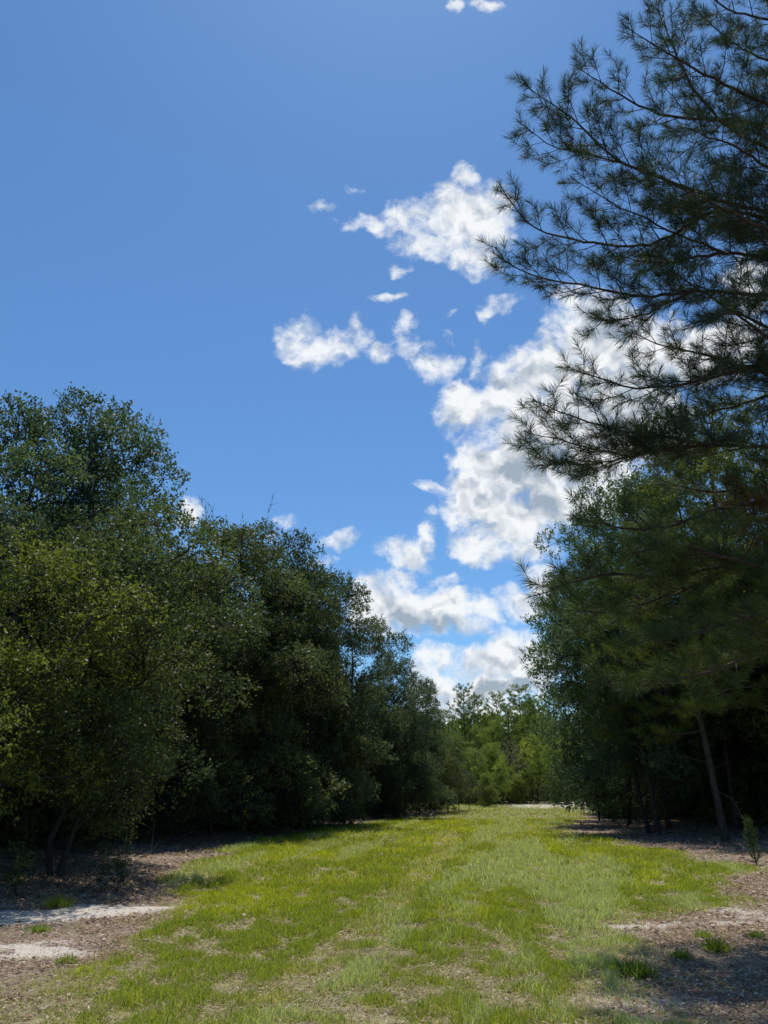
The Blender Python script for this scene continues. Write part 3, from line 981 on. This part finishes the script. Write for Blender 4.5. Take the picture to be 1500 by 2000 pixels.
# the great pine at the right edge; boughs follow the photo's, each at its own depth
TX, TY, TH = 8.7, 11.6, 19.0
hero = thing('pine_tree', 'great pine at the right edge whose long open boughs sweep across the sky', 'tree', (TX, TY, 0))
rng = np.random.default_rng(101)
tz = np.linspace(0, TH, 16)
tpts = [(.12 * math.sin(z * .35), .1 * math.sin(z * .27 + 1), z - (.3 if z == 0 else 0)) for z in tz]
tv, tf = trunk_mesh(rng, tpts, .27, .05, PBARK, 16)
obj('trunk', nmesh('trunk', tv, tf, PBARK, smooth=True), hero)
HB = [  # list of (u, v, d) from trunk to tip
    [(1600, 240, 11.0), (1440, 180, 10.4), (1330, 120, 10.0), (1262, 78, 9.7), (1222, 52, 9.5)],
    [(1600, 430, 11.2), (1450, 405, 10.6), (1370, 378, 10.3), (1280, 345, 10.0), (1190, 310, 9.8), (1130, 235, 9.6), (1070, 200, 9.5), (1018, 160, 9.4)],
    [(1600, 260, 11.2), (1440, 235, 11.0), (1350, 232, 10.9), (1290, 225, 10.8), (1240, 205, 10.8), (1180, 165, 10.7), (1120, 128, 10.7)],
    [(1330, 330, 10.4), (1200, 312, 10.2), (1120, 300, 10.1), (1060, 278, 10.0), (1028, 252, 10.0)],
    [(1600, 470, 11.4), (1450, 410, 11.0), (1380, 415, 10.8), (1300, 470, 10.7), (1230, 485, 10.6), (1120, 470, 10.4), (1040, 452, 10.3), (1000, 400, 10.2), (976, 360, 10.2)],
    [(1420, 500, 10.6), (1330, 460, 10.3), (1240, 420, 10.0), (1180, 385, 9.9), (1120, 350, 9.8)],
    [(1640, 590, 11.4), (1500, 578, 10.9), (1350, 566, 10.4), (1270, 585, 10.2), (1180, 565, 10.0), (1080, 548, 9.8), (1010, 530, 9.7), (966, 495, 9.6)],
    [(1360, 566, 10.4), (1290, 600, 10.3), (1240, 620, 10.2), (1195, 632, 10.1), (1155, 622, 10.1)],
    [(1640, 690, 11.4), (1500, 708, 10.8), (1400, 735, 10.4), (1310, 757, 10.1), (1230, 758, 9.9), (1160, 738, 9.8), (1112, 718, 9.7)],
    [(1640, 800, 11.6), (1480, 720, 11.2), (1400, 700, 11.0), (1340, 680, 10.9), (1260, 672, 10.8), (1240, 650, 10.8)],
    [(1640, 880, 11.4), (1480, 872, 10.8), (1380, 870, 10.3), (1310, 850, 10.0), (1200, 840, 9.7), (1110, 812, 9.5), (1040, 780, 9.4)],
    [(1460, 872, 10.6), (1380, 868, 10.4), (1290, 875, 10.1), (1220, 895, 9.9), (1140, 912, 9.8), (1080, 905, 9.7), (1032, 885, 9.6)],
    [(1400, 866, 10.5), (1320, 876, 10.2), (1240, 888, 10.0), (1150, 880, 9.8), (1070, 850, 9.7), (1032, 846, 9.6)],
    [(1640, 60, 11.5), (1500, 40, 11.0), (1420, 20, 10.7), (1370, -20, 10.5), (1330, -60, 10.4)],
    [(1640, 330, 11.8), (1520, 300, 11.6), (1420, 250, 11.4), (1350, 170, 11.3), (1300, 60, 11.2), (1290, 0, 11.2)],
    [(1640, 150, 12.0), (1540, 130, 12.2), (1450, 100, 12.4), (1390, 50, 12.6), (1350, 10, 12.6)],
    [(1640, 420, 11.0), (1540, 350, 9.9), (1460, 300, 9.3), (1400, 270, 8.9), (1340, 250, 8.7)],
    [(1640, 560, 11.0), (1560, 480, 10.2), (1480, 440, 9.6), (1400, 400, 9.2), (1330, 370, 9.0), (1270, 330, 8.9)],
    [(1640, 640, 11.4), (1540, 520, 11.0), (1440, 490, 10.7), (1360, 500, 10.4), (1280, 520, 10.2), (1200, 500, 10.0)],
    [(1640, 520, 12.0), (1520, 470, 12.4), (1420, 450, 12.8), (1320, 400, 13.1), (1240, 350, 13.3)],
    [(1640, 720, 11.8), (1500, 640, 12.0), (1400, 590, 12.2), (1330, 540, 12.3), (1260, 500, 12.4)],
    [(1640, 800, 11.2), (1540, 690, 10.2), (1480, 640, 9.7), (1420, 600, 9.3), (1370, 640, 9.1)],
    [(1640, 760, 11.8), (1540, 760, 11.9), (1440, 790, 12.0), (1370, 820, 12.1), (1310, 800, 12.2)],
    # lower boughs that hang in front of the woods
    [(1650, 1010, 11.4), (1500, 975, 10.7), (1380, 1000, 10.2), (1280, 1040, 9.8), (1190, 1030, 9.6), (1120, 1010, 9.5)],
    [(1650, 1080, 11.4), (1500, 1092, 10.8), (1400, 1110, 10.4), (1300, 1128, 10.0), (1180, 1122, 9.7), (1100, 1140, 9.5), (1040, 1165, 9.4)],
    [(1460, 1098, 10.6), (1340, 1150, 10.2), (1220, 1190, 9.9), (1130, 1200, 9.7), (1080, 1190, 9.6)],
    [(1650, 1160, 11.0), (1540, 1120, 10.0), (1420, 1090, 9.3), (1310, 1060, 8.9), (1210, 1090, 8.7)],
    [(1660, 1230, 11.4), (1500, 1268, 10.8), (1400, 1310, 10.4), (1300, 1330, 10.1), (1210, 1345, 9.9), (1150, 1330, 9.8)],
    [(1660, 1200, 11.0), (1560, 1190, 10.2), (1440, 1210, 9.6), (1330, 1250, 9.2), (1240, 1240, 9.0)],
    [(1660, 930, 11.6), (1560, 940, 11.8), (1440, 960, 12.0), (1350, 960, 12.1), (1270, 930, 12.2)],
    [(1660, 960, 11.2), (1560, 990, 10.6), (1490, 1005, 10.3), (1430, 985, 10.2)],
]
for bi, pts in enumerate(HB):
    P = np.array([at(*q) for q in pts])
    d_first = TX - P[0][0]
    if pts[0][0] > 1550:                          # rooted on the trunk
        root = np.array([TX, TY, P[0][2] - .25])
        P = np.vstack([root, P])
    else:                                         # springs from the nearest main bough
        best, bq = 1e9, None
        for other in HB:
            if other[0][0] <= 1550:
                continue
            A = np.array([at(*q) for q in other])
            for a0, a1 in zip(A[:-1], A[1:]):
                tq = np.clip(np.dot(P[0] - a0, a1 - a0) / np.dot(a1 - a0, a1 - a0), 0, 1)
                q_ = a0 + tq * (a1 - a0)
                if np.linalg.norm(q_ - P[0]) < best:
                    best, bq = np.linalg.norm(q_ - P[0]), q_
        P[0] = bq
    P = P - np.array([TX, TY, 0])
    lowb = bi >= 23
    dead = bi == len(HB) - 1
    wood, (nv, nf, nt) = bough_geo(rng, P, .045 if pts[0][0] > 1550 else .02, sec_len=1.15, nn=66, L=.185, w=.0048, step=.20, start=.12)
    b = obj('bough', nmesh('bough', wood[0], wood[1], PBARK, smooth=True), hero)
    nd = obj('needles', nmesh('needles', nv, nf, PINE, tint=nt), b)
    if dead:
        b['label'] = 'bough with dead reddish-brown needles'
    nd.color = (.95, 1.0, 1.1, 1) if not lowb else (1.5, 1.45, 1.0, 1)
    if dead:
        nd.color = (2.6, .95, .9, 1)


def pine(seed, H, R, clear, nb, lean=(0, 0), nn=16, L=.3, w=.02, sec=.9, step=.4, r0=.16, up=.5, rise=.25, tert=.3):
    rng = np.random.default_rng(seed)
    z = np.linspace(0, H * .98, 12)
    cx = lambda q: lean[0] * (q / H) ** .8 + .12 * math.sin(q * .5 + seed)
    cy = lambda q: lean[1] * (q / H) ** .8 + .1 * math.sin(q * .43 + seed * 2)
    c0 = (cx(0), cy(0))
    pts = [(cx(q) - c0[0], cy(q) - c0[1], q - (.25 if q == 0 else 0)) for q in z]
    parts = [trunk_mesh(rng, pts, r0, .025, PBARK, 9)]
    NV, NF, NTt, off = [], [], [], 0
    az = rng.uniform(0, 6.28)
    for k in range(nb):
        t = (k + rng.uniform(0, .8)) / nb
        zz = H * (clear + (1 - clear) * t ** .95 * .97)
        az += 2.4 + rng.normal(0, .4)
        ln = R * (math.sin(min(1, (1 - t) * 1.25 + .1) * math.pi / 2) ** .9) * rng.uniform(.6, 1.1) + min(.25, R * .2)
        b0 = np.array([np.interp(zz, z, [p[0] for p in pts]), np.interp(zz, z, [p[1] for p in pts]), zz])
        dr = np.array([math.cos(az), math.sin(az), 0])
        rs = rise + .6 * t
        path = [b0, b0 + dr * ln * .5 + np.array([0, 0, ln * .5 * rs * .6]), b0 + dr * ln + np.array([0, 0, ln * rs + .15])]
        wood, (nv, nf, nt) = bough_geo(rng, path, min(.04, r0 * .3), sec_len=sec * ln / R, step=step, tert=tert, nn=nn, L=L, w=w, up=up)
        parts.append(wood)
        NV.append(nv), NF.append(nf + off), NTt.append(nt)
        off += len(nv)
    for _ in range(5):                            # dead stubs on the clear trunk
        zz = H * (.12 + (clear - .12) * rng.random()) if clear > .12 else H * .1
        a = rng.uniform(0, 6.28)
        b0 = np.array([np.interp(zz, z, [p[0] for p in pts]), np.interp(zz, z, [p[1] for p in pts]), zz])
        e = b0 + np.array([math.cos(a), math.sin(a), .25]) * rng.uniform(.4, 1.1)
        parts.append(frusta(b0[None], e[None], np.array([.018]), np.array([.006]), 5))
    tk = join([(p[0], p[1]) for p in parts])
    return (nmesh('trunk', tk[0], tk[1], PBARK, smooth=True), nmesh('crown', np.concatenate(NV), np.concatenate(NF), PINE, tint=np.concatenate(NTt)), H)


HW['pine_mid_a'] = pine(31, 11, 2.9, .30, 34, lean=(-.9, 0), nn=26, L=.22, w=.010, sec=1.1, step=.3, r0=.115, rise=-.05)
HW['pine_mid_b'] = pine(32, 9.5, 2.4, .34, 28, lean=(-.7, 0), nn=26, L=.22, w=.010, sec=1.0, step=.3, r0=.10, rise=0)
HW['pine_far_a'] = pine(33, 16, 2.2, .5, 30, nn=12, L=.32, w=.034, step=.42)
HW['pine_far_b'] = pine(34, 15, 2.0, .55, 24, nn=12, L=.32, w=.034, step=.45)
HW['pine_far_c'] = pine(35, 14, 2.3, .4, 32, nn=12, L=.32, w=.034, step=.42)

HW['cedar'] = pine(36, 1.9, .22, .05, 30, tert=.12, nn=26, L=.075, w=.005, sec=.10, step=.12, r0=.02, up=.6, rise=.5)

# leaning pines at the right edge of the grass
for (kind, u, v, H, lab, spr, rz) in [
    ('pine_mid_a', 1420, 1646, 12.0, 'thickest of the leaning pines at the grass edge on the right', 1.0, 0.0),
    ('pine_mid_b', 1287, 1628, 11.0, 'leaning pine with the flared dark foot, left of the thickest leaning pine', 1.0, .15),
    ('pine_mid_b', 1308, 1620, 11.5, 'slightly thinner pine standing close beside the flared-foot leaning pine', .9, -.2),
    ('pine_mid_a', 1242, 1604, 9.0, 'thinnest leaning pine, nearest the dark mound on the right', .75, .3)]:
    x, y = gnd(u, v)
    plant(kind, 'pine_tree', lab, 'tree', x, y, H, spr, (2.3, 2.05, .8), rz)
for (x, y, H) in [(15.5, 29, 12), (14.5, 33, 11.5), (18.5, 32, 12.5), (16.5, 39, 12)]:
    plant('pine_mid_a', 'pine_tree', 'shaded pine standing back among the trees behind the leaning pines', 'tree', x, y, H, 1.0, (1.8, 1.6, .85), x, 'pines among the trees behind the leaning pines')

# --- far end of the clearing
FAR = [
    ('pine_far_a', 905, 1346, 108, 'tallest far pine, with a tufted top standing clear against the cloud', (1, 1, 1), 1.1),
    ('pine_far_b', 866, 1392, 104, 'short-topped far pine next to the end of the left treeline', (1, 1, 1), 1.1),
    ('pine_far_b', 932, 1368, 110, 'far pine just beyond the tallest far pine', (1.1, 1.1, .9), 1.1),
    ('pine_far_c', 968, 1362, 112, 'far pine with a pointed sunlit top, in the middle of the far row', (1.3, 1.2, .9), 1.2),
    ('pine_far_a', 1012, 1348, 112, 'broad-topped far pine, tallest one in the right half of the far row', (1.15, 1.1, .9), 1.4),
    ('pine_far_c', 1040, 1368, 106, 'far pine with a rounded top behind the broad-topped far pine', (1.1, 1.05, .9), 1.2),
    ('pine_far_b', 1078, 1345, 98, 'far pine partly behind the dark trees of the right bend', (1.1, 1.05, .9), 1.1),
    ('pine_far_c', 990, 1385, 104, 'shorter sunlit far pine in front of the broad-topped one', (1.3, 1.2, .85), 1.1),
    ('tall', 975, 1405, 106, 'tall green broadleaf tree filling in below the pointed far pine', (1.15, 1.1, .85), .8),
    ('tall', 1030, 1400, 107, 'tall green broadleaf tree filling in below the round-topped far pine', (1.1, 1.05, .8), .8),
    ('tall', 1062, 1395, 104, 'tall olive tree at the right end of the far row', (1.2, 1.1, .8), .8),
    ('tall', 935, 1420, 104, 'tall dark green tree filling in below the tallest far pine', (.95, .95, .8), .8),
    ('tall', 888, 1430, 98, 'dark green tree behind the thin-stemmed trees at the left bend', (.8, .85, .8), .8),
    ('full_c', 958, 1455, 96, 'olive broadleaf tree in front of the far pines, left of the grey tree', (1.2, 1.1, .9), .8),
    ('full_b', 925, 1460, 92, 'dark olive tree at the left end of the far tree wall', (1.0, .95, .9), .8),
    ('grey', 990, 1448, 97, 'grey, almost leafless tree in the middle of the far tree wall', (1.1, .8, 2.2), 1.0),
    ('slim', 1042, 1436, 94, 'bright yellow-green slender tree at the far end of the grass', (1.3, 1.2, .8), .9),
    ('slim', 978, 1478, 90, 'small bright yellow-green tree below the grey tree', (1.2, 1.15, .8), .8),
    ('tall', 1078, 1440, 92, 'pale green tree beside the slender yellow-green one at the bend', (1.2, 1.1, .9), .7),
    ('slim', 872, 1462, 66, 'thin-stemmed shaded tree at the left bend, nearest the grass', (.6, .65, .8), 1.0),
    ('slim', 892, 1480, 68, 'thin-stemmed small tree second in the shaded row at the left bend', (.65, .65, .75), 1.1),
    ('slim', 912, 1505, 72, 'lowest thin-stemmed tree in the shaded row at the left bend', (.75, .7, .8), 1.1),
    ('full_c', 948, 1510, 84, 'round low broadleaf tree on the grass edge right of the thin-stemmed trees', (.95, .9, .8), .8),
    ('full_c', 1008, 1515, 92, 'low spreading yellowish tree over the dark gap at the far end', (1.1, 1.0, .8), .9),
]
for (k, u, v, d, lab, colr, spr) in FAR:  # distant leaf colours lifted, standing in for haze and sunlight
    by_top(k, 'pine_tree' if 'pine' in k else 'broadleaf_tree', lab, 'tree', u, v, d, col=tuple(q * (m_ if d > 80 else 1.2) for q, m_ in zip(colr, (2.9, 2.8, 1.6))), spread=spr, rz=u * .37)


def mesh_arrays(me):
    co = np.empty(len(me.vertices) * 3, np.float32)
    me.vertices.foreach_get('co', co)
    vi = np.empty(len(me.loops), np.int32)
    me.loops.foreach_get('vertex_index', vi)
    k = len(vi) // len(me.polygons)
    tint = None
    if 'tint' in me.attributes:
        tint = np.empty(len(me.vertices), np.float32)
        me.attributes['tint'].data.foreach_get('value', tint)
    return co.reshape(-1, 3), vi.reshape(-1, k), tint


def mass(name, label, cat, spots, col, with_trunks=False):
    """a mass of growth nobody could count, as one object"""
    cv, cf, ct, off, tv, tf, toff = [], [], [], 0, [], [], 0
    for (kind, x, y, H, spr, rz) in spots:
        tr, cr, h0 = HW[kind]
        sc = H / h0
        z = float(height(x, y)) - .05
        for (me, isc) in ((cr, 1), (tr, 0)):
            if not isc and not with_trunks:
                continue
            v, f, ti = mesh_arrays(me)
            c_, s_ = math.cos(rz), math.sin(rz)
            w = np.stack([(v[:, 0] * c_ - v[:, 1] * s_) * sc * spr + x, (v[:, 0] * s_ + v[:, 1] * c_) * sc * spr + y, v[:, 2] * sc + z], 1)
            if isc:
                cv.append(w), cf.append(f + off), ct.append(ti)
                off += len(w)
            else:
                tv.append(w), tf.append(f + toff)
                toff += len(w)
    o = obj(name, nmesh(name, np.concatenate(cv), np.concatenate(cf), OAK, tint=np.concatenate(ct)))
    o.color = (*col, 1)
    o['kind'] = 'stuff'
    o['label'] = label
    o['category'] = cat
    if with_trunks:
        obj('stems', nmesh('stems', np.concatenate(tv), np.concatenate(tf), BARK, smooth=True), o)


rr = random.Random(77)
mass('far_wood', 'unbroken wood closing off the clearing behind the far row of pines', 'wood',
     [('filler', -6 + i * 1.5 + rr.uniform(-.6, .6), rr.uniform(114, 130), rr.uniform(11, 14.5), rr.uniform(.7, 1), rr.uniform(0, 6.28)) for i in range(32)], (2.4, 2.2, 1.1), True)
sp = []
for i in range(44):
    y = 20.5 + i * 1.25
    sp.append(('low_filler', float(edge_x(L_EDGE, y)) - rr.uniform(2.2, 7), y, rr.uniform(2.0, 3.6), 1.2, rr.uniform(0, 6.28)))
mass('undergrowth', 'dark leafy undergrowth in the shade beneath the left trees', 'undergrowth', sp, (1.4, 1.5, 1.3))
sp = []
for i in range(46):
    y = 25 + i * 1.25
    rx = float(edge_x(R_EDGE, y))
    sp.append(('low_filler', max(rx, 15.5 if y < 45 else rx + 1.0) + rr.uniform(1.0, 8), y, rr.uniform(2.2, 4.0), 1.2, rr.uniform(0, 6.28)))
mass('undergrowth', 'dark leafy undergrowth in the shade beneath the right trees', 'undergrowth', sp, (1.7, 1.8, 1.4))
mass('undergrowth', 'low leafy growth along the foot of the far tree wall', 'undergrowth',
     [('low_filler', 3 + i * 1.5, 92 + rr.uniform(0, 12), rr.uniform(2.2, 3.8), 1.2, rr.uniform(0, 6.28)) for i in range(20)], (1.3, 1.25, 1.0))

# ------------------------------------------------------------------ small things on the ground
def on(u, v):
    x, y = gnd(u, v)
    return x, y


for (k, u, v, H, lab, name, cat, colr) in [
    ('sprout', 22, 1752, .85, 'little yellow-green sapling standing in front of the shade beside the sand', 'sapling', 'sapling', (1.8, 1.6, .8)),
    ('sprout', 195, 1745, .6, 'small spindly sapling at the foot of the leaning oak', 'sapling', 'sapling', (1.3, 1.2, .8)),
    ('sprout', 232, 1742, .75, 'thin upright sapling just right of the spindly one under the leaning oak', 'sapling', 'sapling', (1.4, 1.3, .9)),
    ('cedar', 1478, 1690, 1.0, 'feathery young pine seedling at the edge of the litter by the thickest leaning pine', 'pine_sapling', 'sapling', (1.5, 1.7, .7)),
    ('sprout', 1200, 1612, .7, 'small leafy sapling in the shade left of the flared-foot pine', 'sapling', 'sapling', (1.2, 1.1, .8)),
]:
    x, y = on(u, v)
    plant(k, name, lab, cat, x, y, H, 1.0, colr, u * .7)


def twiggy(seed, n, spread_, L, rise, r):
    """crooked bare sticks"""
    rg = np.random.default_rng(seed)
    P0, P1, R0, R1 = [], [], [], []
    for _ in range(n):
        p = np.array([rg.normal(0, spread_[0]), rg.normal(0, spread_[1]), abs(rg.normal(0, spread_[2]))])
        d = norm(np.array([rg.normal(), rg.normal() * .7, rg.normal(rise, .35)]))
        ln = L * rg.uniform(.4, 1.1)
        rad = r * rg.uniform(.5, 1.2)
        m = 7
        for k in range(m):
            q = p + d * ln / m
            q[2] = max(q[2], .01)
            P0.append(p), P1.append(q), R0.append(rad * (1 - k / m * .8)), R1.append(rad * (1 - (k + 1) / m * .8))
            if k > 1 and rg.random() < .55:
                e = q + norm(d + rg.normal(0, .7, 3)) * ln * rg.uniform(.12, .35)
                P0.append(q), P1.append(e), R0.append(rad * .4), R1.append(rad * .12)
            p = q
            d = norm(d + rg.normal(0, .22, 3) + np.array([0, 0, -.03]))
    return frusta(np.array(P0), np.array(P1), np.array(R0), np.array(R1), 5)


for (name, lab, cat, u, v, a) in [
    ('brush_pile', 'grey heap of dead cut branches at the foot of the left treeline', 'brush pile', 762, 1596, (61, 90, (1.3, .8, .45), 2.2, .25, .022)),
    ('dead_branch', 'pale forked dead branch standing up beside the feathery pine seedling', 'branch', 1475, 1650, (69, 1, (.01, .01, .01), 2.2, 1.4, .03)),
    ('fallen_branch', 'bare fallen branch lying on the litter in front of the thickest leaning pine', 'branch', 1405, 1665, (63, 1, (.3, .1, .02), 1.8, .02, .018)),
    ('fallen_branch', 'thin stick lying on the shaded litter beyond the sand track', 'branch', 175, 1752, (64, 1, (.3, .05, .01), 1.5, .0, .011)),
    ('fallen_branch', 'forked stick on the litter by the weeds at the bottom right', 'branch', 1440, 1872, (65, 1, (.1, .05, .02), .8, .02, .010)),
    ('fallen_branch', 'twig scrap on the bare patch between grass and shade', 'branch', 1060, 1874, (66, 1, (.05, .05, .02), .5, .05, .007)),
]:
    x, y = on(u, v)
    tv, tf = twiggy(*a)
    o = obj(name, nmesh(name, tv, tf, TWIG, smooth=True), None, (x, y, float(height(x, y))))
    o['label'] = lab
    o['category'] = cat


def weed(seed, n, L, col):
    rg = np.random.default_rng(seed)
    a = rg.uniform(0, 6.28, n)
    el = rg.uniform(.15, 1.2, n)
    U = np.stack([np.cos(a) * np.cos(el), np.sin(a) * np.cos(el), np.sin(el)], 1)
    P = rg.normal(0, L * .38, (n, 3)) * (1, 1, 0)
    N = norm(rg.normal(0, .3, (n, 3)) + np.stack([-np.cos(a) * np.sin(el), -np.sin(a) * np.sin(el), np.cos(el)], 1))
    Ls = L * rg.uniform(.5, 1.15, n)
    v, f = leaves(P, U, N, Ls, np.minimum(Ls * rg.uniform(.05, .10, n), .012), .3)
    c = np.array(col) * rg.uniform(.6, 1.3, (n, 1))
    return nmesh('weed', v, f, GRASSM, col=np.repeat(c, 4, 0))


for i, (u, v, L, lab) in enumerate([
    (1402, 1862, .12, 'clump of weeds just left of the forked stick on the litter'),
    (1330, 1880, .10, 'yellowish clump of weeds on the litter between shade and sand'),
    (1245, 1915, .15, 'dark green tuft at the edge of the big pine shadow'),
    (1205, 1905, .10, 'smaller tuft touching the dark green tuft in the pine shadow'),
    (1475, 1835, .09, 'low weeds at the end of the bare sandy patch by the right edge'),
    (1375, 1835, .09, 'loose weed tuft between the two bare sandy patches'),
    (1225, 1845, .09, 'weed tuft just below the nearer bare sandy patch'),
    (130, 1880, .09, 'small weed tuft in the litter below the sand track'),
    (75, 1818, .10, 'tiny weed tuft growing between the two strips of sand'),
    (110, 1770, .16, 'grassy clump along the shaded back edge of the sand track')]):
    x, y = on(u, v)
    o = obj('weed', weed(80 + i, 420 if L > .1 else 240, L * 1.25, (.20, .26, .04) if i % 3 else (.30, .32, .05)), None, (x, y, float(height(x, y))))
    o['label'] = lab
    o['category'] = 'weed'
